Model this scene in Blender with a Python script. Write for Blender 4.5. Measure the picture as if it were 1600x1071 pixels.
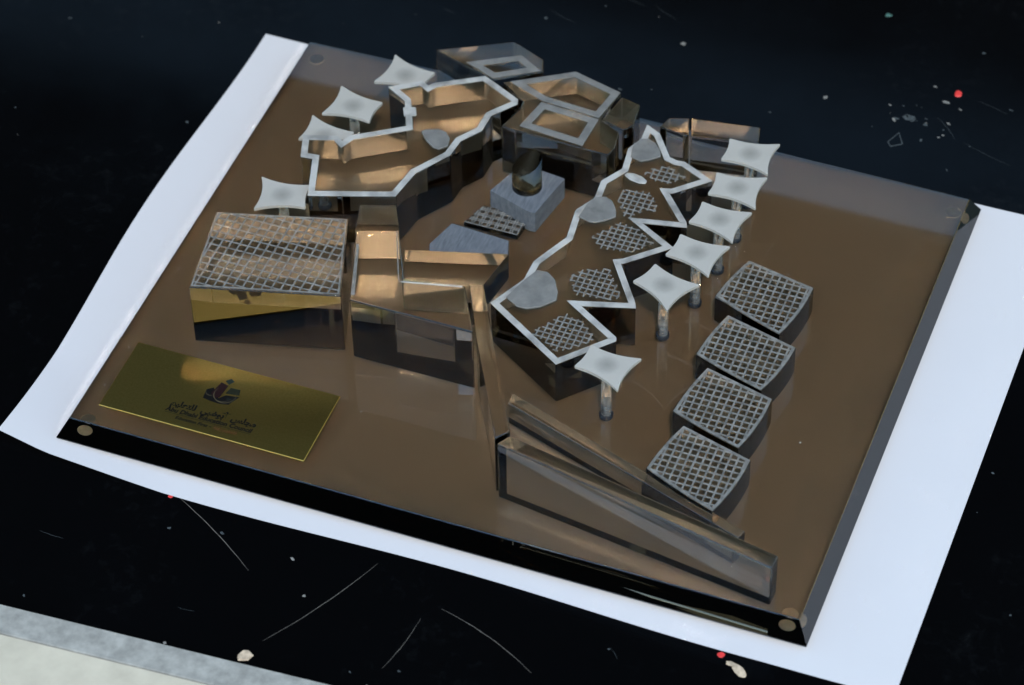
import bpy, bmesh, math, random
from mathutils import Vector, Matrix, noise
from math import radians as rad, sin, cos, pi

MM = 0.001
scene = bpy.context.scene
C = scene.collection
for o in list(bpy.data.objects):
    bpy.data.objects.remove(o)

# ------------------------------------------------------------------ camera
cam_d = bpy.data.cameras.new('camera')
cam = bpy.data.objects.new('camera', cam_d)
C.objects.link(cam)
cam.location = (0.42742, -1.10904, 1.20797)
cam.rotation_euler = (rad(44.153), rad(0.905), rad(20.697))
cam_d.sensor_width = 36.0
cam_d.lens = 5016.55 / 1600 * 36.0
cam_d.clip_start = 0.05
cam_d.clip_end = 100.0
cam_d.dof.use_dof = True
cam_d.dof.focus_distance = 1.640
cam_d.dof.aperture_fstop = 10.0
scene.camera = cam

# ------------------------------------------------------------------ daylight
SUN_EL, SUN_AZ = 52.0, 156.0            # degrees; azimuth clockwise from +Y
to_sun = Vector((sin(rad(SUN_AZ)) * cos(rad(SUN_EL)), cos(rad(SUN_AZ)) * cos(rad(SUN_EL)), sin(rad(SUN_EL))))
world = bpy.data.worlds.new('World')
scene.world = world
world.use_nodes = True
wn = world.node_tree.nodes
wn.clear()
w_out = wn.new('ShaderNodeOutputWorld')
w_bg = wn.new('ShaderNodeBackground')
w_sky = wn.new('ShaderNodeTexSky')
w_sky.sky_type = 'NISHITA'
w_sky.sun_disc = False
w_sky.sun_elevation = rad(SUN_EL)
w_sky.sun_rotation = rad(SUN_AZ)
w_sky.air_density = 2.8
w_sky.dust_density = 0.5
w_sky.ozone_density = 10.0
w_bg.inputs['Strength'].default_value = 0.15
world.node_tree.links.new(w_sky.outputs[0], w_bg.inputs[0])
world.node_tree.links.new(w_bg.outputs[0], w_out.inputs[0])

sun_d = bpy.data.lights.new('sun', 'SUN')
sun_d.energy = 2.0
sun_d.angle = rad(3.2)
sun_d.color = (1.0, 0.955, 0.90)
sun = bpy.data.objects.new('sun', sun_d)
C.objects.link(sun)
sun.rotation_euler = to_sun.to_track_quat('Z', 'Y').to_euler()
sun.location = to_sun * 3

vs = scene.view_settings
vs.view_transform = 'Standard'
vs.look = 'None'
vs.exposure = 0.80
vs.gamma = 1.0
vs.use_curve_mapping = False

cy = scene.cycles
cy.max_bounces = 24
cy.transmission_bounces = 20
cy.glossy_bounces = 12
cy.diffuse_bounces = 3
cy.transparent_max_bounces = 16
cy.caustics_refractive = True
cy.caustics_reflective = True
cy.sample_clamp_indirect = 0.0
cy.sample_clamp_direct = 0.0
cy.blur_glossy = 0.0
cy.use_adaptive_sampling = False
cy.use_guiding = True                       # sunlight reaches the paper only through the glass
cy.use_surface_guiding = True
cy.use_volume_guiding = False
cy.surface_guiding_probability = 0.8
cy.guiding_training_samples = 128
cy.use_denoising = True
try:
    cy.denoiser = 'OPENIMAGEDENOISE'
    cy.denoising_input_passes = 'RGB_ALBEDO_NORMAL'
except Exception:
    pass

# ------------------------------------------------------------------ materials
def mat(name):
    m = bpy.data.materials.new(name)
    m.use_nodes = True
    nt = m.node_tree
    b = nt.nodes['Principled BSDF']
    return m, nt, b

def N(nt, kind, **kw):
    n = nt.nodes.new(kind)
    for k, v in kw.items():
        setattr(n, k, v)
    return n

def tex_noise(nt, scale, detail=4, rough=0.55, coord='Object', stretch=None):
    tc = N(nt, 'ShaderNodeTexCoord')
    n = N(nt, 'ShaderNodeTexNoise')
    n.inputs['Scale'].default_value = scale
    n.inputs['Detail'].default_value = detail
    n.inputs['Roughness'].default_value = rough
    src = tc.outputs[coord]
    if stretch:
        mp = N(nt, 'ShaderNodeMapping')
        mp.inputs['Scale'].default_value = stretch
        nt.links.new(src, mp.inputs[0])
        src = mp.outputs[0]
    nt.links.new(src, n.inputs['Vector'])
    return n

def ramp(nt, fac, stops):
    r = N(nt, 'ShaderNodeValToRGB')
    el = r.color_ramp.elements
    el[0].position, el[0].color = stops[0][0], (*stops[0][1], 1)
    el[1].position, el[1].color = stops[-1][0], (*stops[-1][1], 1)
    for p, c in stops[1:-1]:
        e = el.new(p)
        e.color = (*c, 1)
    nt.links.new(fac, r.inputs[0])
    return r

def glass(name, color, rough=0.0, ior=1.5, absorb=None):
    m, nt, b = mat(name)
    b.inputs['Base Color'].default_value = (*color, 1)
    b.inputs['Roughness'].default_value = rough
    b.inputs['IOR'].default_value = ior
    b.inputs['Transmission Weight'].default_value = 1.0
    if absorb:
        v = N(nt, 'ShaderNodeVolumeAbsorption')
        v.inputs['Color'].default_value = (*absorb[0], 1)
        v.inputs['Density'].default_value = absorb[1]
        nt.links.new(v.outputs[0], nt.nodes['Material Output'].inputs['Volume'])
    return m

def frosted(name, c1, c2, scale=90, trans=0.3, rough=0.55, stretch=None, dot=None, lo=0.35, hi=0.7, clear=0.0):
    """sand-blasted glass: a matt scattering skin that lets part of the light through"""
    m, nt, b = mat(name)
    n = tex_noise(nt, scale, 5, 0.6, stretch=stretch)
    r = ramp(nt, n.outputs['Fac'], [(lo, c1), (hi, c2)])
    col = r.outputs['Color']
    if dot:                                              # darker spot painted in where light leaks into the rod glued underneath
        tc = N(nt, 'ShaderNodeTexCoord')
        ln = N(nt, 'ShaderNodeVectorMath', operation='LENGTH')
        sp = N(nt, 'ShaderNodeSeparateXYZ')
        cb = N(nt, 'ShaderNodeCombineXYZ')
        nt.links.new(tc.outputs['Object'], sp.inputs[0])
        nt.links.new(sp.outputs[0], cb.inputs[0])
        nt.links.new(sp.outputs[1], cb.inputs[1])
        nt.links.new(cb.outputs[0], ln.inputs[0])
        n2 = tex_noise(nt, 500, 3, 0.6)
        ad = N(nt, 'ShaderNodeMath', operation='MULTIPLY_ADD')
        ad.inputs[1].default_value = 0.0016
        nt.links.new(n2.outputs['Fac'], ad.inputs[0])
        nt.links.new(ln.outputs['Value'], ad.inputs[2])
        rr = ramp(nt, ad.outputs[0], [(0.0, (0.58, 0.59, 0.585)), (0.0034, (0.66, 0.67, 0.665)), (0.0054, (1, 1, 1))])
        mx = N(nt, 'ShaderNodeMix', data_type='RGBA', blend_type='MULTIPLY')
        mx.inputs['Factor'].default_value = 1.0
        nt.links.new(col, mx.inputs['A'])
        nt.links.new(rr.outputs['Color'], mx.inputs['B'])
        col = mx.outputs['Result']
    nt.links.new(col, b.inputs['Base Color'])
    b.inputs['Roughness'].default_value = rough
    b.inputs['Specular IOR Level'].default_value = 0.35
    fine = tex_noise(nt, 2600, 2, 0.5)
    bp = N(nt, 'ShaderNodeBump')
    bp.inputs['Strength'].default_value = 0.15
    bp.inputs['Distance'].default_value = 0.0002
    nt.links.new(fine.outputs['Fac'], bp.inputs['Height'])
    nt.links.new(bp.outputs[0], b.inputs['Normal'])
    if trans > 0:
        tl = N(nt, 'ShaderNodeBsdfTranslucent')
        nt.links.new(col, tl.inputs['Color'])
        ms = N(nt, 'ShaderNodeMixShader')
        ms.inputs[0].default_value = trans
        nt.links.new(b.outputs[0], ms.inputs[1])
        nt.links.new(tl.outputs[0], ms.inputs[2])
        last = ms.outputs[0]
        if clear > 0:                                    # thin etch: some light goes straight through
            tp = N(nt, 'ShaderNodeBsdfTransparent')
            m2 = N(nt, 'ShaderNodeMixShader')
            m2.inputs[0].default_value = clear
            nt.links.new(last, m2.inputs[1])
            nt.links.new(tp.outputs[0], m2.inputs[2])
            last = m2.outputs[0]
        nt.links.new(last, nt.nodes['Material Output'].inputs['Surface'])
    return m

M = {}
M['crystal'] = glass('crystal', (0.985, 0.985, 0.98), 0.0, 1.56)
M['bronze'] = glass('bronze_glass', (1.0, 1.0, 1.0), 0.0, 1.58, absorb=((0.43, 0.283, 0.075), 98.0))
nt = M['bronze'].node_tree                  # where a block is cemented to the base there is no air film: light passes straight on
at = N(nt, 'ShaderNodeAttribute', attribute_name='cemented')
tr = N(nt, 'ShaderNodeBsdfTransparent')
ms = N(nt, 'ShaderNodeMixShader')
nt.links.new(at.outputs['Fac'], ms.inputs[0])
nt.links.new(nt.nodes['Principled BSDF'].outputs[0], ms.inputs[1])
nt.links.new(tr.outputs[0], ms.inputs[2])
nt.links.new(ms.outputs[0], nt.nodes['Material Output'].inputs['Surface'])

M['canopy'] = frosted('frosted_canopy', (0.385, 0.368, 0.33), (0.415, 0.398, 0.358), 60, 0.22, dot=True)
M['rim'] = frosted('frosted_rim', (0.30, 0.30, 0.285), (0.56, 0.555, 0.525), 70, 0.35, lo=0.36, hi=0.56, clear=0.22)
m, nt, b = mat('crystal_rod')               # rods with a ground, slightly hazy skin
b.inputs['Base Color'].default_value = (0.97, 0.97, 0.96, 1)
b.inputs['Roughness'].default_value = 0.0
b.inputs['IOR'].default_value = 1.56
b.inputs['Transmission Weight'].default_value = 1.0
df = N(nt, 'ShaderNodeBsdfDiffuse'); df.inputs['Color'].default_value = (0.55, 0.56, 0.55, 1)
ms = N(nt, 'ShaderNodeMixShader')
n1 = tex_noise(nt, 400, 3, 0.6, stretch=(1, 1, 0.15))
rr = ramp(nt, n1.outputs['Fac'], [(0.38, (0.0,) * 3), (0.72, (0.20,) * 3)])
nt.links.new(rr.outputs['Color'], ms.inputs[0])
nt.links.new(b.outputs[0], ms.inputs[1]); nt.links.new(df.outputs[0], ms.inputs[2])
nt.links.new(ms.outputs[0], nt.nodes['Material Output'].inputs['Surface'])
M['rod'] = m
M['petal'] = frosted('frosted_petal', (0.19, 0.19, 0.18), (0.30, 0.298, 0.28), 120, 0.35, clear=0.25)
M['slate'] = frosted('frosted_slate', (0.085, 0.095, 0.108), (0.145, 0.157, 0.172), 260, 0.15, stretch=(2.5, 0.5, 1))
M['etch'] = frosted('etched_line', (0.21, 0.21, 0.197), (0.38, 0.376, 0.352), 260, 0.5, lo=0.38, hi=0.62, clear=0.3)

m, nt, b = mat('black_table')
n1 = tex_noise(nt, 9, 6, 0.65)
n2 = tex_noise(nt, 160, 4, 0.6)
mul = N(nt, 'ShaderNodeMath', operation='MULTIPLY')
nt.links.new(n1.outputs['Fac'], mul.inputs[0])
nt.links.new(n2.outputs['Fac'], mul.inputs[1])
r = ramp(nt, mul.outputs[0], [(0.30, (0.0012, 0.0013, 0.0015)), (0.42, (0.0025, 0.0027, 0.003)), (0.58, (0.012, 0.013, 0.013))])
nt.links.new(r.outputs['Color'], b.inputs['Base Color'])
rr = ramp(nt, n1.outputs['Fac'], [(0.3, (0.09,) * 3), (0.7, (0.22,) * 3)])
nt.links.new(rr.outputs['Color'], b.inputs['Roughness'])
b.inputs['Specular IOR Level'].default_value = 0.10
M['table'] = m

m, nt, b = mat('white_paper')
n1 = tex_noise(nt, 5, 3, 0.5)
r = ramp(nt, n1.outputs['Fac'], [(0.3, (0.475, 0.462, 0.462)), (0.7, (0.49, 0.477, 0.477))])
nt.links.new(r.outputs['Color'], b.inputs['Base Color'])
b.inputs['Roughness'].default_value = 0.9
b.inputs['Specular IOR Level'].default_value = 0.05
n2 = tex_noise(nt, 1500, 3)
bp = N(nt, 'ShaderNodeBump')
n3 = tex_noise(nt, 11, 2, 0.4)
add3 = N(nt, 'ShaderNodeMath', operation='MULTIPLY_ADD')
add3.inputs[1].default_value = 60.0
nt.links.new(n3.outputs['Fac'], add3.inputs[0])
nt.links.new(n2.outputs['Fac'], add3.inputs[2])
bp.inputs['Strength'].default_value = 0.5
bp.inputs['Distance'].default_value = 0.00003
nt.links.new(add3.outputs[0], bp.inputs['Height'])
nt.links.new(bp.outputs[0], b.inputs['Normal'])
M['paper'] = m

m, nt, b = mat('satin_brass')
n1 = tex_noise(nt, 900, 3, 0.6)
r = ramp(nt, n1.outputs['Fac'], [(0.3, (0.66, 0.405, 0.085)), (0.7, (0.76, 0.485, 0.125))])
nt.links.new(r.outputs['Color'], b.inputs['Base Color'])
b.inputs['Metallic'].default_value = 1.0
b.inputs['Roughness'].default_value = 0.30
bp = N(nt, 'ShaderNodeBump')
bp.inputs['Strength'].default_value = 0.35
bp.inputs['Distance'].default_value = 0.00012
nt.links.new(n1.outputs['Fac'], bp.inputs['Height'])
nt.links.new(bp.outputs[0], b.inputs['Normal'])
M['brass'] = m

def plain(name, col, rough=0.5, spec=0.5, var=0.0, scale=200, metal=0.0):
    m, nt, b = mat(name)
    if var > 0:
        n1 = tex_noise(nt, scale, 4, 0.6)
        lo = tuple(c * (1 - var) for c in col)
        hi = tuple(min(1, c * (1 + var)) for c in col)
        r = ramp(nt, n1.outputs['Fac'], [(0.3, lo), (0.7, hi)])
        nt.links.new(r.outputs['Color'], b.inputs['Base Color'])
    else:
        b.inputs['Base Color'].default_value = (*col, 1)
    b.inputs['Roughness'].default_value = rough
    b.inputs['Specular IOR Level'].default_value = spec
    b.inputs['Metallic'].default_value = metal
    return m

m, nt, b = mat('bronze_film')               # satin bronze film under the slab: part matt, part metallic sheen
n1 = tex_noise(nt, 14, 4, 0.55)
r = ramp(nt, n1.outputs['Fac'], [(0.3, (0.43, 0.385, 0.335)), (0.7, (0.465, 0.415, 0.36))])
df = N(nt, 'ShaderNodeBsdfDiffuse')
nt.links.new(r.outputs['Color'], df.inputs['Color'])
gl = N(nt, 'ShaderNodeBsdfGlossy')
gl.inputs['Color'].default_value = (0.88, 0.84, 0.78, 1)
gl.inputs['Roughness'].default_value = 0.46
ms = N(nt, 'ShaderNodeMixShader'); ms.inputs[0].default_value = 0.36
nt.links.new(df.outputs[0], ms.inputs[1]); nt.links.new(gl.outputs[0], ms.inputs[2])
nt.links.new(ms.outputs[0], nt.nodes['Material Output'].inputs['Surface'])
M['film'] = m
M['ink'] = plain('black_ink', (0.003, 0.0025, 0.002), 0.7, 0.1)
M['arc_ink'] = plain('arc_ink', (0.05, 0.04, 0.02), 0.5, 0.3)
M['maroon'] = plain('maroon_ink', (0.010, 0.003, 0.003), 0.7, 0.1)
M['teal_ink'] = plain('teal_ink', (0.010, 0.014, 0.010), 0.7, 0.1)
M['olive_ink'] = plain('olive_ink', (0.009, 0.010, 0.005), 0.7, 0.1)
M['red_ink'] = plain('red_ink', (0.09, 0.03, 0.008), 0.5, 0.3)
M['clear_rubber'] = plain('clear_rubber', (0.62, 0.57, 0.50), 0.35, 0.5, 0.12, 300)
M['ring'] = plain('dark_ring', (0.012, 0.014, 0.018), 0.15, 0.6)
M['red_paint'] = plain('red_paint', (0.55, 0.035, 0.03), 0.5, 0.4, 0.2)
M['beige_paint'] = plain('beige_paint', (0.42, 0.33, 0.23), 0.7, 0.3, 0.35, 400)
M['grey_paint'] = plain('grey_dust', (0.04, 0.048, 0.05), 0.8, 0.2, 0.6, 900)
M['white_paint'] = plain('pale_paint', (0.16, 0.155, 0.14), 0.8, 0.2, 0.4, 900)
M['scratch'] = plain('scratch', (0.10, 0.09, 0.075), 0.6, 0.3, 0.5, 300)
M['ledge_edge'] = plain('grey_stone', (0.235, 0.23, 0.205), 0.85, 0.2, 0.25, 160)
M['ledge_top'] = plain('cream_stone', (0.41, 0.37, 0.285), 0.85, 0.2, 0.10, 60)
M['unseen_panel'] = plain('unseen_panel_matt', (0.035, 0.033, 0.032), 0.9, 0.1, 0.3, 3)  # dark matt surface of the unseen panel and walls

# ------------------------------------------------------------------ mesh helpers
def link(name, me, material, parent=None, loc=(0, 0, 0)):
    o = bpy.data.objects.new(name, me)
    C.objects.link(o)
    if material is not None:
        me.materials.append(material)
    o.location = loc
    if parent is not None:
        o.parent = parent
    return o

def empty(name, loc=(0, 0, 0)):
    o = bpy.data.objects.new(name, None)
    o.empty_display_size = 0.01
    C.objects.link(o)
    o.location = loc
    return o

def tag(o, label=None, cat=None, group=None, kind=None):
    if label: o['label'] = label
    if cat: o['category'] = cat
    if group: o['group'] = group
    if kind: o['kind'] = kind
    return o

def area(p):
    return sum(p[i][0] * p[(i + 1) % len(p)][1] - p[(i + 1) % len(p)][0] * p[i][1] for i in range(len(p))) / 2

def ccw(p):
    return list(p) if area(p) > 0 else list(reversed(p))

def inset(poly, d):
    """mitred inward offset of a ccw polygon (mm)"""
    n = len(poly)
    out = []
    for i in range(n):
        a, b_, c = Vector(poly[i - 1]), Vector(poly[i]), Vector(poly[(i + 1) % n])
        e1, e2 = (b_ - a).normalized(), (c - b_).normalized()
        n1, n2 = Vector((-e1.y, e1.x)), Vector((-e2.y, e2.x))
        k = 1 + n1.dot(n2)
        mv = (n1 + n2) / max(k, 0.28)
        if mv.length > 2.6:
            mv = mv.normalized() * 2.6
        out.append(tuple(b_ + mv * d))
    return out

def finish(bm, name, smooth=False):
    bmesh.ops.recalc_face_normals(bm, faces=bm.faces)
    me = bpy.data.meshes.new(name)
    bm.to_mesh(me)
    bm.free()
    if smooth:
        for f in me.polygons:
            f.use_smooth = True
    return me

def prism_mesh(name, poly, z0, z1, bevel=0.0, segs=1, top_z=None):
    """closed prism (mm); top_z: a function (x,y)->z for a sloping top"""
    bm = bmesh.new()
    poly = ccw(poly)
    lo = [bm.verts.new((x * MM, y * MM, z0 * MM)) for x, y in poly]
    hi = [bm.verts.new((x * MM, y * MM, (top_z(x, y) if top_z else z1) * MM)) for x, y in poly]
    n = len(poly)
    bm.faces.new(list(reversed(lo)))
    bm.faces.new(hi)
    for i in range(n):
        bm.faces.new((lo[i], lo[(i + 1) % n], hi[(i + 1) % n], hi[i]))
    if bevel > 0:
        bmesh.ops.bevel(bm, geom=list(bm.edges), offset=bevel * MM, offset_type='OFFSET', segments=segs, profile=0.5, affect='EDGES', clamp_overlap=True)
    return finish(bm, name)

def ring_mesh(name, outer, width, z0, z1, inner=None):
    bm = bmesh.new()
    outer = ccw(outer)
    inner = inner or inset(outer, width)
    n = len(outer)
    V_ = lambda p, z: bm.verts.new((p[0] * MM, p[1] * MM, z * MM))
    ol = [V_(p, z0) for p in outer]; oh = [V_(p, z1) for p in outer]
    il = [V_(p, z0) for p in inner]; ih = [V_(p, z1) for p in inner]
    for i in range(n):
        j = (i + 1) % n
        bm.faces.new((oh[i], oh[j], ih[j], ih[i]))
        bm.faces.new((ol[j], ol[i], il[i], il[j]))
        bm.faces.new((ol[i], ol[j], oh[j], oh[i]))
        bm.faces.new((il[j], il[i], ih[i], ih[j]))
    return finish(bm, name)

def box(bm, x0, x1, y0, y1, z0, z1):
    v = [bm.verts.new((x * MM, y * MM, z * MM)) for z in (z0, z1) for y in (y0, y1) for x in (x0, x1)]
    for f in ((0, 2, 3, 1), (4, 5, 7, 6), (0, 1, 5, 4), (2, 6, 7, 3), (0, 4, 6, 2), (1, 3, 7, 5)):
        bm.faces.new([v[i] for i in f])

def spans(poly, axis, c):
    """stretches of the line {axis = c} that lie inside the polygon"""
    xs = []
    n = len(poly)
    for i in range(n):
        p, q = poly[i], poly[(i + 1) % n]
        if (p[axis] > c) != (q[axis] > c):
            t = (c - p[axis]) / (q[axis] - p[axis])
            xs.append(p[1 - axis] + t * (q[1 - axis] - p[1 - axis]))
    xs.sort()
    return list(zip(xs[0::2], xs[1::2]))

def lattice_mesh(name, poly, pitch, w, z0, z1, ragged=0.0, off=(0, 0), rng=None):
    bm = bmesh.new()
    poly = ccw(poly)
    rng = rng or random.Random(5)
    for axis in (0, 1):
        lo = min(p[axis] for p in poly); hi = max(p[axis] for p in poly)
        k = math.ceil((lo - off[axis]) / pitch)
        while off[axis] + k * pitch < hi:
            c = off[axis] + k * pitch
            for a, b_ in spans(poly, axis, c):
                if ragged:
                    a += rng.uniform(0, ragged); b_ -= rng.uniform(0, ragged)
                if b_ - a > w:
                    if axis == 0: box(bm, c - w / 2, c + w / 2, a, b_, z0, z1)
                    else: box(bm, a, b_, c - w / 2, c + w / 2, z0 + 0.02, z1 - 0.05)
            k += 1
    return finish(bm, name)

ZT = 12.1                                    # top of the glass base, mm
GAP = 0.06                                   # film of air under each glued block

# ------------------------------------------------------------------ the setting
me = prism_mesh('table', [(-1100, -700), (1100, -700), (1100, 900), (-1100, 900)], -43, -3.7)
table = tag(link('table', me, M['table']), kind='structure')

rng = random.Random(3)
def fleck(name, cx, cy, rx, ry, rot, material, n=11, jag=0.25, h=0.12):
    bm = bmesh.new()
    top, bot = [], []
    for i in range(n):
        a = 2 * pi * i / n
        k = 1 + rng.uniform(-jag, jag)
        x, y = rx * k * cos(a), ry * k * sin(a)
        x, y = x * cos(rot) - y * sin(rot), x * sin(rot) + y * cos(rot)
        top.append(bm.verts.new(((cx + x * .85) * MM, (cy + y * .85) * MM, (-3.7 + h) * MM)))
        bot.append(bm.verts.new(((cx + x) * MM, (cy + y) * MM, -3.72 * MM)))
    bm.faces.new(top)
    for i in range(n):
        bm.faces.new((bot[i], bot[(i + 1) % n], top[(i + 1) % n], top[i]))
    return link(name, finish(bm, name), material, table)

def scratch(name, pts, w, material=None):
    bm = bmesh.new()
    prev = None
    for i, p in enumerate(pts):
        a = Vector(pts[max(i - 1, 0)]); b_ = Vector(pts[min(i + 1, len(pts) - 1)])
        d = (b_ - a).normalized(); nn = Vector((-d.y, d.x))
        ww = w * (0.25 + 0.75 * sin(pi * (i + 0.4) / (len(pts) - 0.2)))
        l_, r_ = Vector(p) + nn * ww / 2, Vector(p) - nn * ww / 2
        cur = (bm.verts.new((l_.x * MM, l_.y * MM, -3.64 * MM)), bm.verts.new((r_.x * MM, r_.y * MM, -3.64 * MM)))
        if prev:
            bm.faces.new((prev[0], prev[1], cur[1], cur[0]))
        prev = cur
    return link(name, finish(bm, name), material or M['scratch'], table)

def wavy(a, b_, bow, n=12):
    a, b_ = Vector(a), Vector(b_); d = b_ - a; nn = Vector((-d.y, d.x)).normalized(); out = []
    for i in range(n + 1):
        u = i / n
        out.append(tuple(a + d * u + nn * (bow * 4 * u * (1 - u) + rng.uniform(-0.12, 0.12))))
    return out

fleck('paint_spot', 162.3, 254.4, 2.2, 3.0, 0.1, M['red_paint'], jag=0.12, h=0.3)
fleck('paint_spot', 162.0, -176.6, 1.9, 1.8, 0, M['red_paint'], jag=0.15)
fleck('paint_spot', -130.0, -174.6, 1.3, 1.0, 0, M['red_paint'], jag=0.2)
fleck('paint_spot', -53.2, -255.5, 4.0, 3.2, 0.4, M['beige_paint'], jag=0.2, h=0.5)
fleck('paint_spot', 173.5, -182.8, 4.6, 2.2, -0.6, M['beige_paint'], jag=0.3, h=0.3)
fleck('paint_spot', 168.0, -180.4, 2.6, 1.3, -0.2, M['beige_paint'], jag=0.35, h=0.2)
fleck('paint_spot', 106.0, 307.6, 1.9, 1.6, 0, plain('green_paint', (0.05, 0.12, 0.10), 0.6), jag=0.3)
fleck('paint_spot', 2.0, 243.2, 1.6, 1.4, 0, M['white_paint'], jag=0.3)
fleck('paint_spot', 92.5, 226.5, 1.3, 1.4, 0, M['white_paint'], jag=0.3)
fleck('paint_spot', 206, -196, 3.0, 1.2, 0.9, M['white_paint'], jag=0.4)
scratch('scratch', wavy((-128.5, -172.4), (-73.2, -205.9), 1.6), 0.36)
scratch('scratch', wavy((-48.7, -244.2), (-15, -180), -2.0), 0.3)
scratch('scratch', wavy((25.4, -196.1), (80.2, -218.2), 2.6), 0.3)
scratch('scratch', wavy((18, -205), (12, -240), 1.2), 0.22)
for k in range(34):                                   # fine hairline scuffs
    x, y = rng.uniform(-330, 300), rng.choice((rng.uniform(-300, -185), rng.uniform(185, 340)))
    a_ = rng.uniform(-0.9, 0.1); L_ = abs(rng.gauss(0, 16)) + 5
    scratch('scratch', wavy((x, y), (x + L_ * cos(a_), y + L_ * sin(a_)), rng.uniform(-1, 1)), rng.uniform(0.08, 0.2), M['grey_paint'])
scratch('scratch', [(136.0, 202), (139.8, 211.5), (144.2, 203.0)], 1.0, M['grey_paint'])
scratch('scratch', [(136.0, 202), (138.5, 199), (144.2, 203.0)], 1.0, M['grey_paint'])
for k in range(175):                                  # dust and grit lying on the table
    x, y = rng.uniform(-420, 330), rng.uniform(-330, 380)
    if k > 152:
        x, y = rng.gauss(148, 16), rng.gauss(228, 11)
    if -236 < x < 252 and -180 < y < 172:
        continue
    s = abs(rng.gauss(0, 0.55)) + 0.22
    fleck('dust_speck', x, y, s * rng.uniform(0.8, 2.4), s, rng.uniform(-0.9, 0.2), M['grey_paint'] if rng.random() < 0.75 else M['white_paint'], n=6, jag=0.4, h=0.05)

# pale stone ledge at the near left corner of the table
dv = Vector((171.8, 9.8)).normalized(); nv = Vector((-dv.y, dv.x))
def lp(a, d): q = Vector((-175.9, -271.3)) + dv * a + nv * d; return (q.x, q.y)
ledge = tag(empty('ledge', (0, 0, 0)), 'pale stone ledge along the near edge of the black table', 'ledge')
o = link('ledge_top', prism_mesh('ledge_top', [lp(-400, -17.2), lp(700, -16.6), lp(700, -320), lp(-400, -320)], -60, 2.6, 0.5), M['ledge_top'], ledge)
o['label'] = 'cream top of the ledge'
o = link('ledge_edge', prism_mesh('ledge_edge', [lp(-400, 0), lp(-40, .3), lp(120, -.3), lp(700, 0), lp(700, -16.2), lp(-400, -16.8)], -60, 2.1, 1.2, 2), M['ledge_edge'], ledge)
o['label'] = 'rough grey edge strip of the ledge'

# white paper sheet
def paper_mesh():
    bm = bmesh.new()
    nx, ny = 60, 44
    grid = []
    for j in range(ny + 1):
        row = []
        for i in range(nx + 1):
            u, v = i / nx, j / ny
            x = -230.3 + u * 477.5
            y = -171.5 + v * 341.0
            ed = max(0.0, 1 - u * 12)                         # left edge lies a little wavy
            x += ed * (2.6 * sin(v * 7.5 + 0.6) - 1.2)
            eb = max(0.0, 1 - v * 9)
            y += eb * (1.6 * sin(u * 11 + 2.0) - 1.4 + 4.0 * max(0, 0.06 - u) * 16 - 22 * max(0, u - 0.86) ** 1.2)
            under = min(1.0, max(0.0, min(x + 203, 203 - x, y + 165, 165 - y) / 30 + 1))
            lift = (1 - under) * (1.5 * noise.noise(Vector((x * 0.011, y * 0.011, 2.0))) + 1.0)
            corner = max(0.0, 1 - (u * 5 + v * 5))
            z = -3.35 + max(0.0, lift) * 0.3 + corner * 5.0
            row.append(bm.verts.new((x * MM, y * MM, z * MM)))
        grid.append(row)
    for j in range(ny):
        for i in range(nx):
            bm.faces.new((grid[j][i], grid[j][i + 1], grid[j + 1][i + 1], grid[j + 1][i]))
    return finish(bm, 'paper_sheet', True)
paper = tag(link('paper_sheet', paper_mesh(), M['paper']), 'large white sheet of paper spread under the glass base', 'paper')

# unseen dark panel and walls added to block sky in the glass reflections
tag(link('unseen_panel', prism_mesh('unseen_panel', [(-1900, 70), (330, 70), (330, 731), (-1900, 731)], 600, 640), M['unseen_panel']), kind='structure')
tag(link('wall', prism_mesh('wall', [(-1900, 921), (330, 921), (330, 1000), (-1900, 1000)], -900, 600), M['unseen_panel']), kind='structure')  # unseen wall added to bound the bright strip reflected in the base
tag(link('wall', prism_mesh('wall', [(-4400, -5200), (4400, -5200), (4400, -5350), (-4400, -5350)], -900, 1500), M['unseen_panel']), kind='structure')  # unseen wall added behind the camera to darken the low front sky

# ------------------------------------------------------------------ bronze glass base
base = tag(empty('glass_base', (0, 0, 0)), 'wide bronze tinted glass base lying on the white paper', 'base')
hw, hd, ins = 200.0, 161.57, 6.04
footprints = []                              # outlines of everything cemented to the base, mm

def disc_mesh(name, r, z0, z1, n=28, bev=0.0, smooth=True):
    bm = bmesh.new()
    prof = [(0, z0), (r - bev, z0), (r, z0 + bev), (r, z1 - bev), (r - bev, z1), (0, z1)] if bev else [(0, z0), (r, z0), (r, z1), (0, z1)]
    rings = []
    for rr_, z in prof:
        if rr_ == 0:
            rings.append([bm.verts.new((0, 0, z * MM))])
        else:
            rings.append([bm.verts.new((rr_ * cos(2 * pi * i / n) * MM, rr_ * sin(2 * pi * i / n) * MM, z * MM)) for i in range(n)])
    for a, b_ in zip(rings, rings[1:]):
        for i in range(n):
            j = (i + 1) % n
            if len(a) == 1: bm.faces.new((a[0], b_[j], b_[i]))
            elif len(b_) == 1: bm.faces.new((a[i], a[j], b_[0]))
            else: bm.faces.new((a[i], a[j], b_[j], b_[i]))
    me = finish(bm, name)
    if smooth:
        for f in me.polygons:
            f.use_smooth = abs(f.normal.z) < 0.5
    return me
foot_me = disc_mesh('foot', 4.6, -3.2, 0.15, bev=0.6)
for x, y in ((-187.5, -149.0), (187.5, -149.0), (187.5, 149.0), (-187.5, 149.0)):
    me_ = foot_me
    o = bpy.data.objects.new('foot', me_); C.objects.link(o)
    o.location = (x * MM, y * MM, 0); o.parent = base
foot_me.materials.append(M['clear_rubber'])

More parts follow.
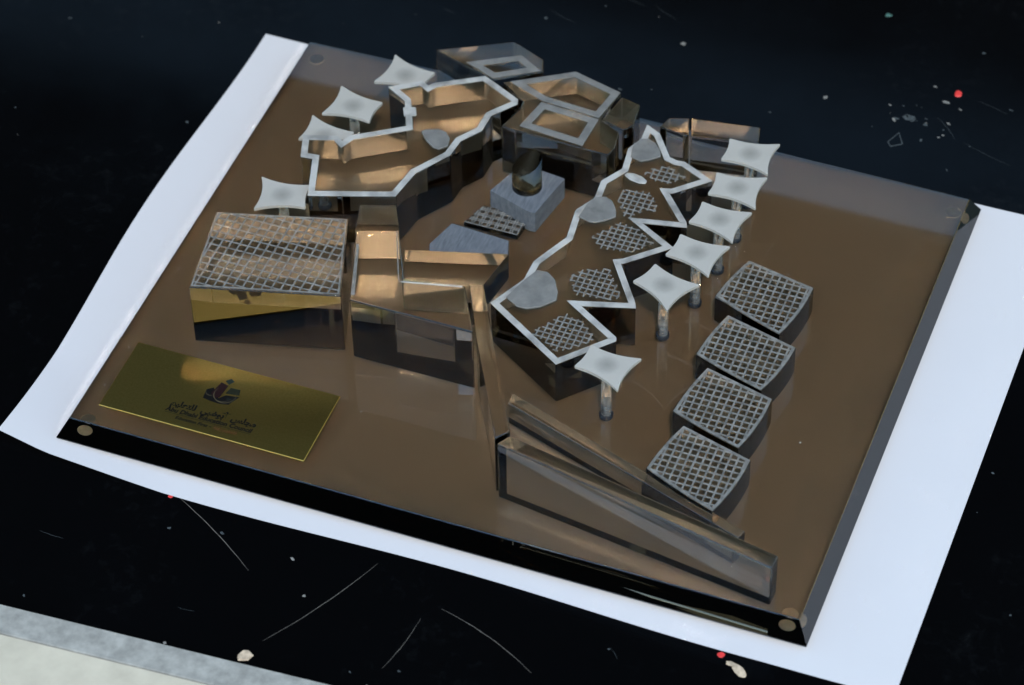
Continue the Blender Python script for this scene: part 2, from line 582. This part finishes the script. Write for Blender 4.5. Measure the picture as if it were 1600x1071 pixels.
# ------------------------------------------------------------------ crystal blocks
def cemented_mesh(name, poly, h, bevel=0.0, segs=1, top_z=None, smooth_sides=False):
    """prism without a bottom face, its lower rim at z = 0; returns mesh and rim outline (mm)"""
    bm = bmesh.new()
    poly = ccw(poly)
    n = len(poly)
    lo = [bm.verts.new((x * MM, y * MM, 0)) for x, y in poly]
    hi = [bm.verts.new((x * MM, y * MM, (top_z(x, y) if top_z else h) * MM)) for x, y in poly]
    bm.faces.new(hi)
    base_f = bm.faces.new(list(reversed(lo)))
    for i in range(n):
        f = bm.faces.new((lo[i], lo[(i + 1) % n], hi[(i + 1) % n], hi[i]))
        f.smooth = smooth_sides
    if bevel > 0:
        ed = [e for e in bm.edges if not (abs(e.verts[0].co.z) < 1e-6 and abs(e.verts[1].co.z) < 1e-6)]
        rv = bmesh.ops.bevel(bm, geom=ed, offset=bevel * MM, offset_type='OFFSET', segments=segs, profile=0.5, affect='EDGES', clamp_overlap=True)
        for f in rv['faces']:
            f.smooth = True
    bmesh.ops.recalc_face_normals(bm, faces=bm.faces)
    bm.faces.ensure_lookup_table()
    bot = [f for f in bm.faces if all(abs(v.co.z) < 1e-6 for v in f.verts)]
    loop = [(v.co.x / MM, v.co.y / MM) for v in max(bot, key=lambda f: f.calc_area()).verts]
    bmesh.ops.delete(bm, geom=bot, context='FACES_ONLY')
    me = bpy.data.meshes.new(name)
    bm.to_mesh(me)
    bm.free()
    return me, loop

def block(name, label, poly, h, bevel=0.45, top_z=None, cat='block', segs=3):
    cx = sum(p[0] for p in poly) / len(poly); cy_ = sum(p[1] for p in poly) / len(poly)
    root = tag(empty(name, (cx * MM, cy_ * MM, ZT * MM)), label, cat)
    loc = [(x - cx, y - cy_) for x, y in poly]
    tz = (lambda x, y: top_z(x + cx, y + cy_)) if top_z else None
    me, loop = cemented_mesh('crystal_body', loc, h, bevel, segs, tz)
    footprints.append([(x + cx, y + cy_) for x, y in loop])
    link('crystal_body', me, M['crystal'], root)
    return root, (cx, cy_)

def rel(poly, c):
    return [(x - c[0], y - c[1]) for x, y in poly]

def on_top(root, name, me, material):
    o = link(name, me, material, root)
    return o

LEFT = [(-128.3, 4.2), (-137.2, 31.5), (-143.8, 30.9), (-149.4, 47.2), (-131.5, 52.7), (-127.6, 50.0), (-125.2, 55.4), (-99.7, 72.5), (-108.1, 91.2), (-121.0, 98.8), (-105.4, 109.8), (-100.4, 107.2), (-98.5, 110.2), (-74.1, 125.2), (-50.4, 113.1), (-49.3, 109.5), (-59.4, 96.2), (-59.8, 82.9), (-67.6, 71.5), (-68.8, 59.0), (-81.0, 39.8), (-84.3, 19.3)]
RIGHT = [(35.3, -61.0), (58.5, -35.2), (57.7, -32.9), (33.1, -17.6), (60.1, -9.7), (58.5, -5.9), (42.1, 18.5), (43.9, 19.4), (64.1, 38.9), (42.4, 51.1), (65.9, 55.6), (64.4, 59.3), (48.6, 77.5), (50.4, 78.0), (67.3, 94.4), (48.7, 103.4), (44.4, 103.1), (39.9, 104.3), (28.8, 120.2), (20.0, 124.9), (20.6, 112.8), (16.6, 103.2), (18.9, 87.1), (11.5, 74.4), (12.5, 60.7), (6.3, 48.6), (8.9, 27.4), (-1.0, 4.9), (-1.2, -9.5), (-11.4, -31.4)]

left, c = block('crystal_building', 'tall zigzag clear crystal building with frosted rim beside four small canopies', LEFT, 34, 0.6, cat='model building')
on_top(left, 'frosted_rim', ring_mesh('frosted_rim', rel(LEFT, c), 3.5, 34.04, 34.45), M['rim'])
def slab_piece(root, name, poly, c, z0, z1, material, bev=0.25):
    return on_top(root, name, prism_mesh(name, rel(poly, c), z0, z1, bev), material)
slab_piece(left, 'frosted_petal', [(-90.3, 70.8), (-88.9, 72.9), (-82.2, 75.7), (-77.5, 74.9), (-73.7, 71.0), (-72.4, 64.9), (-76.3, 60.7), (-79.9, 61.4), (-85.3, 65.2)], c, 34.05, 35.1, M['petal'])
slab_piece(left, 'frosted_tab', [(-107.0, 86.0), (-100.5, 88.6), (-97.5, 82.0), (-103.8, 79.5)], c, 34.05, 34.5, M['rim'])

right, c = block('crystal_building', 'low clear crystal building with star pointed frosted rim and grey petals', RIGHT, 27, 0.5, cat='model building')
on_top(right, 'frosted_rim', ring_mesh('frosted_rim', rel(RIGHT, c), 3.4, 27.04, 27.45), M['rim'])
P1 = [(-0.2, -10.6), (-3.3, -20.7), (-4.9, -25.7), (2.8, -30.0), (8.0, -29.9), (14.0, -26.3), (20.2, -18.9), (19.0, -13.4), (14.5, -5.3), (9.0, -1.3), (3.3, -1.7)]
P2 = [(12.9, 60.4), (10.8, 52.6), (9.8, 43.3), (16.3, 41.7), (19.4, 42.0), (24.1, 45.3), (28.4, 49.9), (26.6, 55.1), (22.5, 60.7), (18.1, 62.4)]
P3 = [(21.3, 111.8), (18.6, 105.2), (20.5, 96.5), (26.5, 95.0), (30.1, 97.1), (35.5, 102.3), (33.2, 107.1), (29.1, 111.3), (24.5, 113.4)]
P4 = [(21.8, 82.1), (22.6, 84.4), (26.1, 85.3), (31.3, 84.3), (34.6, 81.9), (34.6, 79.5), (31.1, 78.7), (25.9, 79.6)]
for i, pp in enumerate((P1, P2, P3, P4)):
    slab_piece(right, 'frosted_petal', pp, c, 27.5, 28.7 if i < 3 else 28.1, M['petal'] if i < 3 else M['rim'])
G = [[(16.8, -44.0), (24.9, -30.6), (28.6, -26.3), (37.5, -29.3), (46.9, -36.8), (43.9, -41.5), (35.7, -50.2), (30.7, -50.6), (23.5, -46.7)],
     [(21.5, 0.2), (25.1, 6.8), (37.5, 12.0), (41.8, 6.0), (47.6, -1.6), (48.3, -6.6), (29.3, -10.4), (25.7, -6.5)],
     [(22.2, 32.6), (32.1, 47.0), (41.1, 45.6), (51.6, 38.5), (43.8, 28.9), (36.9, 27.2), (28.7, 26.5)],
     [(25.6, 63.4), (24.8, 71.0), (37.7, 74.0), (43.3, 68.9), (46.4, 61.4), (40.6, 60.9), (35.2, 53.5), (31.8, 53.9)],
     [(32.1, 87.4), (33.6, 91.9), (40.9, 97.4), (51.9, 92.1), (48.5, 87.7), (45.3, 84.6), (38.9, 84.3)]]
for i, g in enumerate(G):
    gx = sum(p[0] for p in g) / len(g); gy = sum(p[1] for p in g) / len(g)
    g = [(gx + (x - gx) * 1.12, gy + (y - gy) * 1.12) for x, y in g]
    on_top(right, 'lattice', lattice_mesh('lattice', rel(g, c), 3.35, 0.85, 27.03, 27.3, 0.9, rng=random.Random(10 + i)), M['etch'])

GB = [(-166.4, -27.8), (-98.9, -9.2), (-80.4, -63.5), (-156.4, -83.9)]
gb, c = block('crystal_block', 'large tall crystal block with frosted lattice top behind the brass plaque', GB, 39, 0.5)
on_top(gb, 'lattice', lattice_mesh('lattice', inset(ccw(rel(GB, c)), 1.6), 4.75, 0.82, 39.03, 39.35), M['etch'])
on_top(gb, 'frosted_edge', ring_mesh('frosted_edge', inset(ccw(rel(GB, c)), 0.9), 0.8, 39.03, 39.38), M['etch'])

F = [(-74.4, -66.3), (-6.9, -66.4), (-22.9, -36.4), (-54.5, -44.4), (-69.6, -10.1), (-90.8, -17.8)]
fb, c = block('crystal_block', 'clear L shaped crystal block between the large lattice block and slanted bar', F, 41, 1.0)
slab_piece(fb, 'pale_strip', [(-86.6, -27.5), (-85.4, -27.1), (-73.2, -62.3), (-75.2, -62.9)], c, 41.03, 41.3, M['etch'], 0.08)
slab_piece(fb, 'pale_strip', [(-55.2, -46.0), (-54.9, -45.0), (-24.0, -37.4), (-23.6, -38.6)], c, 41.03, 41.3, M['rim'], 0.08)  # highlight along the back chamfer, built as a pale strip
slab_piece(fb, 'pale_strip', [(-71.2, -11.4), (-70.6, -11.2), (-55.9, -44.6), (-56.5, -44.9)], c, 41.03, 41.25, M['etch'], 0.08)  # highlight along the inner edge, built as a pale strip
LK = [(-95.9, -9.5), (-73.4, -1.6), (-83.4, 17.6), (-101.5, 11.6)]
block('crystal_block', 'short clear crystal block linking tall zigzag building and L shaped block', LK, 30, 0.6)
GG = [(-71.6, -0.5), (-18.9, 14.9), (-25.2, -26.0), (-60.6, -28.5)]
block('crystal_block', 'low clear crystal block between L shaped block and blue grey frosted slabs', GG, 17.5, 0.5)
YW = [(-22.1, -33.2), (-15.0, -30.7), (20.5, -97.1), (33.9, -121.4), (28.4, -128.6), (15.0, -103.2), (-5.4, -66.3)]
block('crystal_bar', 'slanted crystal bar joining the middle blocks to the front ramp wall', YW, 39, 0.8, cat='bar')
WW = [(30.3, -131.2), (34.7, -123.4), (178.4, -142.9), (177.8, -151.9)]
block('crystal_wall', 'long tapering crystal ramp wall at the front corner of the glass base', WW, 38, 0.9, top_z=lambda x, y: 38.6 - 11.6 * (x - 32) / 146, cat='wall piece')
XW = [(17.3, -82.6), (17.3, -75.0), (155.9, -122.8), (154.0, -128.5)]
block('crystal_wall', 'thin low crystal strip behind the long ramp wall', XW, 14, 0.8, cat='wall piece')

# back group
PB = [(-108.3, 137.5), (-69.9, 158.5), (-65.6, 156.6), (-49.1, 149.7), (-46.0, 139.7), (-69.6, 124.4)]
pb, c = block('crystal_block', 'farthest clear crystal block with a small frosted frame at the back edge', PB, 33.5, 0.7)
PF = [(-88.6, 133.0), (-61.7, 148.6), (-47.2, 140.0), (-69.8, 125.4)]
on_top(pb, 'frosted_frame', ring_mesh('frosted_frame', rel(PF, c), 4.2, 33.53, 33.9), M['petal'])
QB = [(-51.9, 91.0), (10.0, 88.7), (11.8, 95.0), (9.6, 108.2), (-3.4, 113.2), (0.2, 138.6), (-29.0, 146.7), (-64.0, 124.9), (-46.8, 113.7), (-46.6, 108.0)]
qb, c = block('crystal_block', 'broad clear crystal block topped by two frosted frames at the back', QB, 33, 0.7)
Q1 = [(-60.0, 126.6), (-29.0, 146.3), (-0.2, 138.2), (-4.4, 114.8), (-38.1, 117.6)]
Q2 = [(-38.1, 116.6), (-4.0, 113.6), (-5.2, 90.8), (-42.6, 94.4)]
on_top(qb, 'frosted_frame', ring_mesh('frosted_frame', rel(Q1, c), 4.0, 33.03, 33.42), M['petal'])
on_top(qb, 'frosted_frame', ring_mesh('frosted_frame', rel(Q2, c), 4.4, 33.03, 33.36), M['petal'])
RB = [(-2.2, 114.4), (11.2, 110.0), (15.3, 116.0), (13.1, 132.8), (1.6, 135.6)]
block('crystal_block', 'small clear crystal block attached to right end of the two framed block', RB, 33, 0.7)
SA = [(25.6, 129.0), (43.2, 127.2), (38.8, 141.2), (28.3, 137.5)]
SB = [(44.3, 127.0), (80.5, 133.5), (77.3, 147.1), (39.6, 141.3)]
block('crystal_block', 'small clear crystal block behind the tip of the star rimmed building', SA, 24, 0.7)
block('crystal_block', 'long clear crystal block at the back edge beside the farthest canopy row', SB, 24, 0.7)

# inner court: two sandblasted slabs, a lattice plinth and a slant-cut cylinder
F1 = [(-63.8, 14.1), (-58.4, 33.0), (-25.0, 30.7), (-20.9, 18.2), (-60.3, 5.6)]
o = link('frosted_slab', prism_mesh('frosted_slab', F1, ZT + GAP, ZT + 11, 0.3), M['slate'])
tag(o, 'blue grey frosted slab directly behind the low clear block', 'slab')
F2 = [(-47.0, 60.6), (-40.5, 79.2), (-25.9, 84.5), (-12.5, 82.8), (-18.1, 52.0), (-22.0, 52.0), (-22.6, 60.0)]
CYL = (-29.5, 70.5)
def holed_mesh(name, outer, hole, z0, z1):
    """slab with a hole drilled right through it"""
    from mathutils.geometry import delaunay_2d_cdt
    outer, hole = ccw(outer), ccw(hole)
    n, h_ = len(outer), len(hole)
    pts = [Vector(p) for p in outer + hole]
    vo, eo, fo, _, _, forig = delaunay_2d_cdt(pts, [], [list(range(n)), list(range(n, n + h_))], 2, 1e-4, True)
    bm = bmesh.new()
    lo = [bm.verts.new((v.x * MM, v.y * MM, z0 * MM)) for v in vo]
    hi = [bm.verts.new((v.x * MM, v.y * MM, z1 * MM)) for v in vo]
    for f, fs in zip(fo, forig):
        if 1 in fs: continue
        bm.faces.new([hi[i] for i in f]); bm.faces.new([lo[i] for i in reversed(f)])
    for e in [e for e in bm.edges if len(e.link_faces) == 1 and e.verts[0].co.z > (z0 + z1) / 2 * MM]:
        i, j = hi.index(e.verts[0]), hi.index(e.verts[1])
        bm.faces.new((lo[i], lo[j], hi[j], hi[i]))
    return finish(bm, name)
o = link('frosted_slab', holed_mesh('frosted_slab', F2, [(CYL[0] + 8.25 * cos(2 * pi * i / 40), CYL[1] + 8.25 * sin(2 * pi * i / 40)) for i in range(40)], ZT + GAP, ZT + 14), M['slate'])
tag(o, 'blue grey frosted slab that the slant cut crystal cylinder stands in', 'slab')
PL = [(-55.8, 43.5), (-50.5, 59.4), (-23.4, 59.2), (-25.0, 43.5)]
pl, c = block('crystal_plinth', 'low crystal plinth with fine lattice in front of the cylinder', PL, 3, 0.25, cat='plinth')
on_top(pl, 'lattice', lattice_mesh('lattice', rel(PL, c), 4.4, 0.7, 3.03, 3.3, 1.0), M['etch'])
on_top(pl, 'lattice', lattice_mesh('lattice', rel(PL, c), 4.4, 0.7, 3.04, 3.26, 1.0, off=(1.3, 1.3), rng=random.Random(8)), M['etch'])  # offset copy drawn in as the reflection of the lattice above

CR = [(8.0 * cos(2 * pi * i / 40), 8.0 * sin(2 * pi * i / 40)) for i in range(40)]
me, loop = cemented_mesh('crystal_cylinder', CR, 36, top_z=lambda x, y: 30.5 + 0.45 * x + 0.28 * y, smooth_sides=True)
footprints.append([(x + CYL[0], y + CYL[1]) for x, y in loop])
o = link('crystal_cylinder', me, M['crystal'], None, (CYL[0] * MM, CYL[1] * MM, ZT * MM))
tag(o, 'clear crystal cylinder with slanted top set into a frosted slab', 'cylinder')

# four lattice blocks down the right side
def bulge(poly, k):
    poly = ccw(poly); out = []
    n = len(poly)
    for i in range(n):
        a, b_ = Vector(poly[i]), Vector(poly[(i + 1) % n])
        d = b_ - a; nn = Vector((d.y, -d.x)).normalized()
        for t in range(6):
            u = t / 6
            out.append(tuple(a + d * u + nn * k[i] * 4 * u * (1 - u)))
    return out
LB = [([(92.1, 23.4), (100.7, 54.5), (138.4, 46.4), (131.7, 8.1)], 'farthest'),
      ([(96.0, -19.6), (102.7, 12.6), (142.4, 2.0), (134.7, -32.6)], 'second farthest'),
      ([(97.6, -61.2), (104.5, -26.6), (141.9, -36.3), (136.2, -73.9)], 'second nearest'),
      ([(97.6, -101.9), (105.8, -68.6), (144.3, -79.4), (137.1, -117.6)], 'nearest')]
for i, (pp, w_) in enumerate(LB):
    bp_ = [(x + 0.75, y - 1.86) for x, y in bulge(pp, (1.6, 0.0, 1.0, 0.6))]
    root, c = block('crystal_block', 'low square lattice topped crystal block, %s of the four in a row' % w_, bp_, 17.5, 0.0)
    root['group'] = 'low lattice blocks in a row'
    q = ccw(rel(bp_, c))
    on_top(root, 'lattice', lattice_mesh('lattice', inset(q, 1.6), 3.95, 0.92, 17.53, 17.85, off=(0.4 * i, 0.7 * i)), M['etch'])
    on_top(root, 'frosted_border', ring_mesh('frosted_border', inset(q, 0.25), 1.5, 17.53, 17.9), M['etch'])

# ------------------------------------------------------------------ canopies on crystal posts
def canopy_outline(n=9):
    cs = [(-14.0, -8.8), (13.5, -12.8), (13.5, 12.8), (-14.0, 8.8)]
    sag = (2.3, 2.4, 2.3, 1.4)
    tip = 0.7
    out = []
    for i in range(4):
        a, b_ = Vector(cs[i]), Vector(cs[(i + 1) % 4])
        d = b_ - a; nn = Vector((-d.y, d.x)).normalized(); L = d.length
        for t in range(n + 1):
            u = tip / L + (1 - 2 * tip / L) * t / n
            out.append(tuple(a + d * u + nn * sag[i] * 4 * u * (1 - u)))
    return out

def clip(poly, a, b_, keep_left=True):
    """keep the part of the polygon on one side of the line a-b"""
    a, b_ = Vector(a), Vector(b_); d = b_ - a
    side = lambda p: (d.x * (p[1] - a.y) - d.y * (p[0] - a.x)) * (1 if keep_left else -1)
    out = []
    for i in range(len(poly)):
        p, q = poly[i], poly[(i + 1) % len(poly)]
        sp_, sq = side(p), side(q)
        if sp_ >= 0: out.append(p)
        if (sp_ > 0) != (sq > 0) and sp_ != sq:
            t = sp_ / (sp_ - sq)
            out.append((p[0] + (q[0] - p[0]) * t, p[1] + (q[1] - p[1]) * t))
    return out

RODS = [(2.7 * cos(2 * pi * i / 28), 2.7 * sin(2 * pi * i / 28)) for i in range(28)]
def post_mesh(h):
    return cemented_mesh('post', RODS, h, smooth_sides=True)[0]

def collar_mesh():
    return ring_mesh('collar', [(3.6 * cos(2 * pi * i / 28), 3.6 * sin(2 * pi * i / 28)) for i in range(28)], 0.8, 0.08, 1.9)

post_a, post_b, collar_me = post_mesh(37.4 - 1.75), post_mesh(31 - 1.75), collar_mesh()
collar_me.materials.append(M['ring'])
for p_ in (post_a, post_b): p_.materials.append(M['rod'])
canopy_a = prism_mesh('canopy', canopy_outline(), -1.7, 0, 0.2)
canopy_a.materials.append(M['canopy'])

def canopy_thing(x, y, rot, h, label, group, clipline=None):
    root = tag(empty('canopy_model', (x * MM, y * MM, ZT * MM)), label, 'canopy', group)
    root.rotation_euler.z = rad(rot)
    footprints.append([(x + px * cos(rad(rot)) - py * sin(rad(rot)), y + px * sin(rad(rot)) + py * cos(rad(rot))) for px, py in RODS])
    me_ = canopy_a
    if clipline:
        a = rad(rot); poly = [(px * cos(a) - py * sin(a) + x, px * sin(a) + py * cos(a) + y) for px, py in canopy_outline()]
        poly = clip(poly, *clipline)
        poly = [((px - x) * cos(a) + (py - y) * sin(a), -(px - x) * sin(a) + (py - y) * cos(a)) for px, py in poly]
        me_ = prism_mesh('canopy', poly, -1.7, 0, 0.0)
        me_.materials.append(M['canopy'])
    for nm, m_, z in (('canopy', me_, h), ('post', post_a if h > 34 else post_b, 0), ('collar', collar_me, 0)):
        o = bpy.data.objects.new(nm, m_); C.objects.link(o)
        o.location = (0, 0, z * MM); o.parent = root
    return root

ga = 'canopies along the star rimmed building'
gl = 'canopies along the tall zigzag building'
canopy_thing(62.7, -61.9, -9.5, 37.5, 'frosted white four pointed canopy nearest the front, by the ramp walls', ga)
canopy_thing(71.4, 1.4, -23, 37.5, 'second frosted canopy from the front on the star building side', ga)
canopy_thing(79.6, 29.5, -8.5, 37.5, 'third frosted canopy from the front, beside the farthest low lattice block', ga)
canopy_thing(82.9, 57.1, -6.5, 37.5, 'fourth frosted canopy from the front on the star building side', ga)
canopy_thing(84.3, 83.2, 3, 37.5, 'fifth frosted canopy from the front on the star building side', ga)
canopy_thing(82.6, 110.6, 2, 37.5, 'farthest frosted canopy of the six on the star building side', ga)
canopy_thing(-117.3, 115.0, 174, 31, 'farthest frosted canopy tucked behind the tall zigzag building', gl, ((-121.6, 99.4), (-98.3, 111.2)))
canopy_thing(-134.7, 81.8, 177, 31, 'whole frosted canopy standing clear of the tall zigzag building', gl)
canopy_thing(-140.0, 54.0, 177, 31, 'frosted canopy half hidden behind the notch of the zigzag building', gl, ((-150.0, 48.0), (-131.7, 53.6)))
canopy_thing(-142.9, 3.7, 194, 31, 'frosted canopy just behind the large lattice topped block', gl, ((-128.9, 4.2), (-137.8, 31.5)))

# ------------------------------------------------------------------ the slab itself, cut where things are cemented to it
from mathutils.geometry import delaunay_2d_cdt
def slab_mesh():
    c = 0.5                                    # polished arris along the upper edge
    tx, ty = hw - ins - c * 0.4, hd - ins - c * 0.4
    pts = [Vector((-tx, -ty)), Vector((tx, -ty)), Vector((tx, ty)), Vector((-tx, ty))]
    edges, faces = [(0, 1), (1, 2), (2, 3), (3, 0)], [[0, 1, 2, 3]]
    for fp in footprints:
        k = len(pts)
        fp = ccw(fp)
        pts += [Vector(p) for p in fp]
        faces.append(list(range(k, k + len(fp))))
    vo, eo, fo, _, _, forig = delaunay_2d_cdt(pts, edges, faces, 2, 1e-4, True)
    verts = [(v.x * MM, v.y * MM, ZT * MM) for v in vo]
    top = [tuple(f) for f in fo]
    cem = [any(k > 0 for k in fs) for fs in forig]
    corner = {}
    for i, v in enumerate(vo):
        for j, p in enumerate(pts[:4]):
            if (v - p).length < 1e-3: corner[j] = i
    rings = [[corner[j] for j in range(4)]]
    for z, d in ((ZT - c, ins - c * 0.5), (1.0, 0.02), (0.0, 0.3)):
        k = len(verts)
        for sx, sy in ((-1, -1), (1, -1), (1, 1), (-1, 1)):
            verts.append((sx * (hw - d) * MM, sy * (hd - d) * MM, z * MM))
        rings.append([k, k + 1, k + 2, k + 3])
    all_f = [f if (verts[f[1]][0] - verts[f[0]][0]) * (verts[f[2]][1] - verts[f[0]][1]) - (verts[f[1]][1] - verts[f[0]][1]) * (verts[f[2]][0] - verts[f[0]][0]) > 0 else f[::-1] for f in top]
    for a, b_ in zip(rings, rings[1:]):
        for i in range(4):
            j = (i + 1) % 4
            all_f.append((b_[i], b_[j], a[j], a[i]))
    all_f.append(tuple(reversed(rings[-1])))
    me = bpy.data.meshes.new('slab')
    me.from_pydata(verts, [], all_f)
    at = me.attributes.new('cemented', 'FLOAT', 'FACE')
    at.data.foreach_set('value', [1.0 if i < len(cem) and cem[i] else 0.0 for i in range(len(all_f))])
    me.update()
    return me
link('slab', slab_mesh(), M['bronze'], base)
link('backing_film', prism_mesh('backing_film', [(-hw + 0.8, -hd + 0.8), (hw - 0.8, -hd + 0.8), (hw - 0.8, hd - 0.8), (-hw + 0.8, hd - 0.8)], -0.5, -0.3), M['film'], base)

rng2 = random.Random(21)
speck_me = disc_mesh('dust_speck', 0.32, 0.02, 0.12, n=7)
speck_me.materials.append(plain('pale_dust', (0.40, 0.38, 0.35), 0.8, 0.2))
n_sp = 0
while n_sp < 46:
    x, y = rng2.uniform(-188, 188), rng2.uniform(-150, 150)
    if -184 < x < -68 and -145 < y < -95: continue
    if any(min(p[0] for p in fp) - 1 < x < max(p[0] for p in fp) + 1 and min(p[1] for p in fp) - 1 < y < max(p[1] for p in fp) + 1 for fp in footprints): continue
    o = bpy.data.objects.new('dust_speck', speck_me); C.objects.link(o); o.parent = base
    o.location = (x * MM, y * MM, ZT * MM)
    k = rng2.choice((0.35, 0.45, 0.6, 0.8, 1.1)); o.scale = (k * rng2.uniform(.7, 1.8), k, k); o.rotation_euler.z = rng2.uniform(0, 3)
    n_sp += 1

# ------------------------------------------------------------------ brass plaque
plaque = tag(empty('brass_plaque', (-126.3 * MM, -119.6 * MM, (ZT + 0.06) * MM)), 'brass name plaque with black emblem and lettering on the glass base', 'plaque')
link('plate', prism_mesh('plate', [(-57, -23.7), (57, -23.7), (57, 23.7), (-57, 23.7)], 0, 1.0, 0.2), M['brass'], plaque)

def poly_part(name, pts, material, z=1.02, th=0.05, parent=plaque):
    return link(name, prism_mesh(name, pts, z, z + th), material, parent)

def arc_part(name, cx, cy_, r, w, a0, a1, material, z, parent=plaque, ry=None):
    bm = bmesh.new(); n = 22; prev = None
    ry = ry or r
    for i in range(n + 1):
        a = rad(a0 + (a1 - a0) * i / n)
        k = w * (0.25 + 0.75 * sin(pi * i / n)) / 2
        cur = [bm.verts.new(((cx + (r + s * k) * cos(a)) * MM, (cy_ + (ry + s * k) * sin(a)) * MM, z * MM)) for s in (-1, 1)]
        if prev: bm.faces.new((prev[0], prev[1], cur[1], cur[0]))
        prev = cur
    return link(name, finish(bm, name), material, parent)

emb = poly_part('emblem', [(-8.8, -1.2), (-4.6, -2.0), (0.5, -2.3), (5.5, -1.4), (8.8, 5.4), (1.6, 4.2), (-1.0, 1.2), (-6.5, 7.2), (-9.4, 4.8)], M['ink'])
def epart(pts, m_, z): 
    return link('emblem_panel', prism_mesh('emblem_panel', pts, z, z + 0.04), m_, emb)
epart([(-6.2, 3.2), (-4.2, 11.8), (0.2, 10.8), (-0.8, 2.0), (-3.2, 0.6)], M['maroon'], 1.09)
epart([(-2.7, 13.4), (-0.3, 15.8), (2.0, 14.4), (0.1, 11.6)], M['teal_ink'], 1.03)
epart([(0.9, 5.4), (1.9, 9.8), (7.2, 10.2), (8.2, 6.4)], M['olive_ink'], 1.03)
arc_part('emblem_arc', 1.2, 4.6, 5.9, 0.45, 150, 390, M['arc_ink'], 1.15, emb)
arc_part('emblem_arc', 0.2, 4.2, 5.0, 0.35, 150, 330, M['arc_ink'], 1.14, emb)
arc_part('emblem_arc', -6.6, 3.8, 2.4, 0.35, 190, 330, M['arc_ink'], 1.13, emb)
for dx in (0, 1.2):
    epart([(3.0 + dx, 2.1), (3.7 + dx, 2.9), (4.2 + dx, 2.2), (3.6 + dx, 1.5)], M['teal_ink'], 1.13)

def lettering(text, x0, x1, y, material, name='lettering', bold=0.0, shear=0.0):
    cu = bpy.data.curves.new(name, 'FONT')
    cu.body = text
    cu.offset = bold
    cu.shear = shear
    cu.resolution_u = 3
    tmp = bpy.data.objects.new('tmp', cu)
    C.objects.link(tmp)
    bpy.context.view_layer.update()
    me_ = bpy.data.meshes.new_from_object(tmp.evaluated_get(bpy.context.evaluated_depsgraph_get()))
    bpy.data.objects.remove(tmp)
    xs = [v.co.x for v in me_.vertices]
    k = (x1 - x0) / (max(xs) - min(xs))
    mn = min(xs)
    for v in me_.vertices:
        v.co = Vector(((x0 + (v.co.x - mn) * k) * MM, (y + v.co.y * k) * MM, 1.04 * MM))
    me_.name = name
    me_.materials.clear()
    return link(name, me_, material, plaque)

rev = lambda s: s[::-1]
ar1 = rev('\uFEDF\uFEE0\uFE98\uFECC\uFEE0\uFEF4\uFEE2') + '  ' + rev('\uFE83\uFE91\uFEEE\uFEC7\uFE92\uFEF2') + '  ' + rev('\uFEE3\uFEA0\uFEE0\uFEB2')
ar2 = rev('\uFE83\uFEED\uFEDF\uFE8E') + ' ' + rev('\uFE8D\uFEDF\uFE98\uFECC\uFEE0\uFEF4\uFEE2')
lettering(ar1, -22.6, 24.8, -11.1, M['ink'], bold=0.045)
lettering('Abu Dhabi Education Council', -23.6, 24.4, -15.4, M['ink'], bold=0.034, shear=0.12)
lettering('Education First', -16.2, 1.6, -19.3, M['ink'], bold=0.03, shear=0.12)
poly_part('dash', [(2.6, -18.6), (3.8, -18.6), (3.8, -18.3), (2.6, -18.3)], M['ink'])
lettering(ar2, 5.0, 17.6, -19.0, M['red_ink'])
poly_part('lettering_line', [(-23.4, -16.35), (24.2, -16.35), (24.2, -16.2), (-23.4, -16.2)], M['ink'])
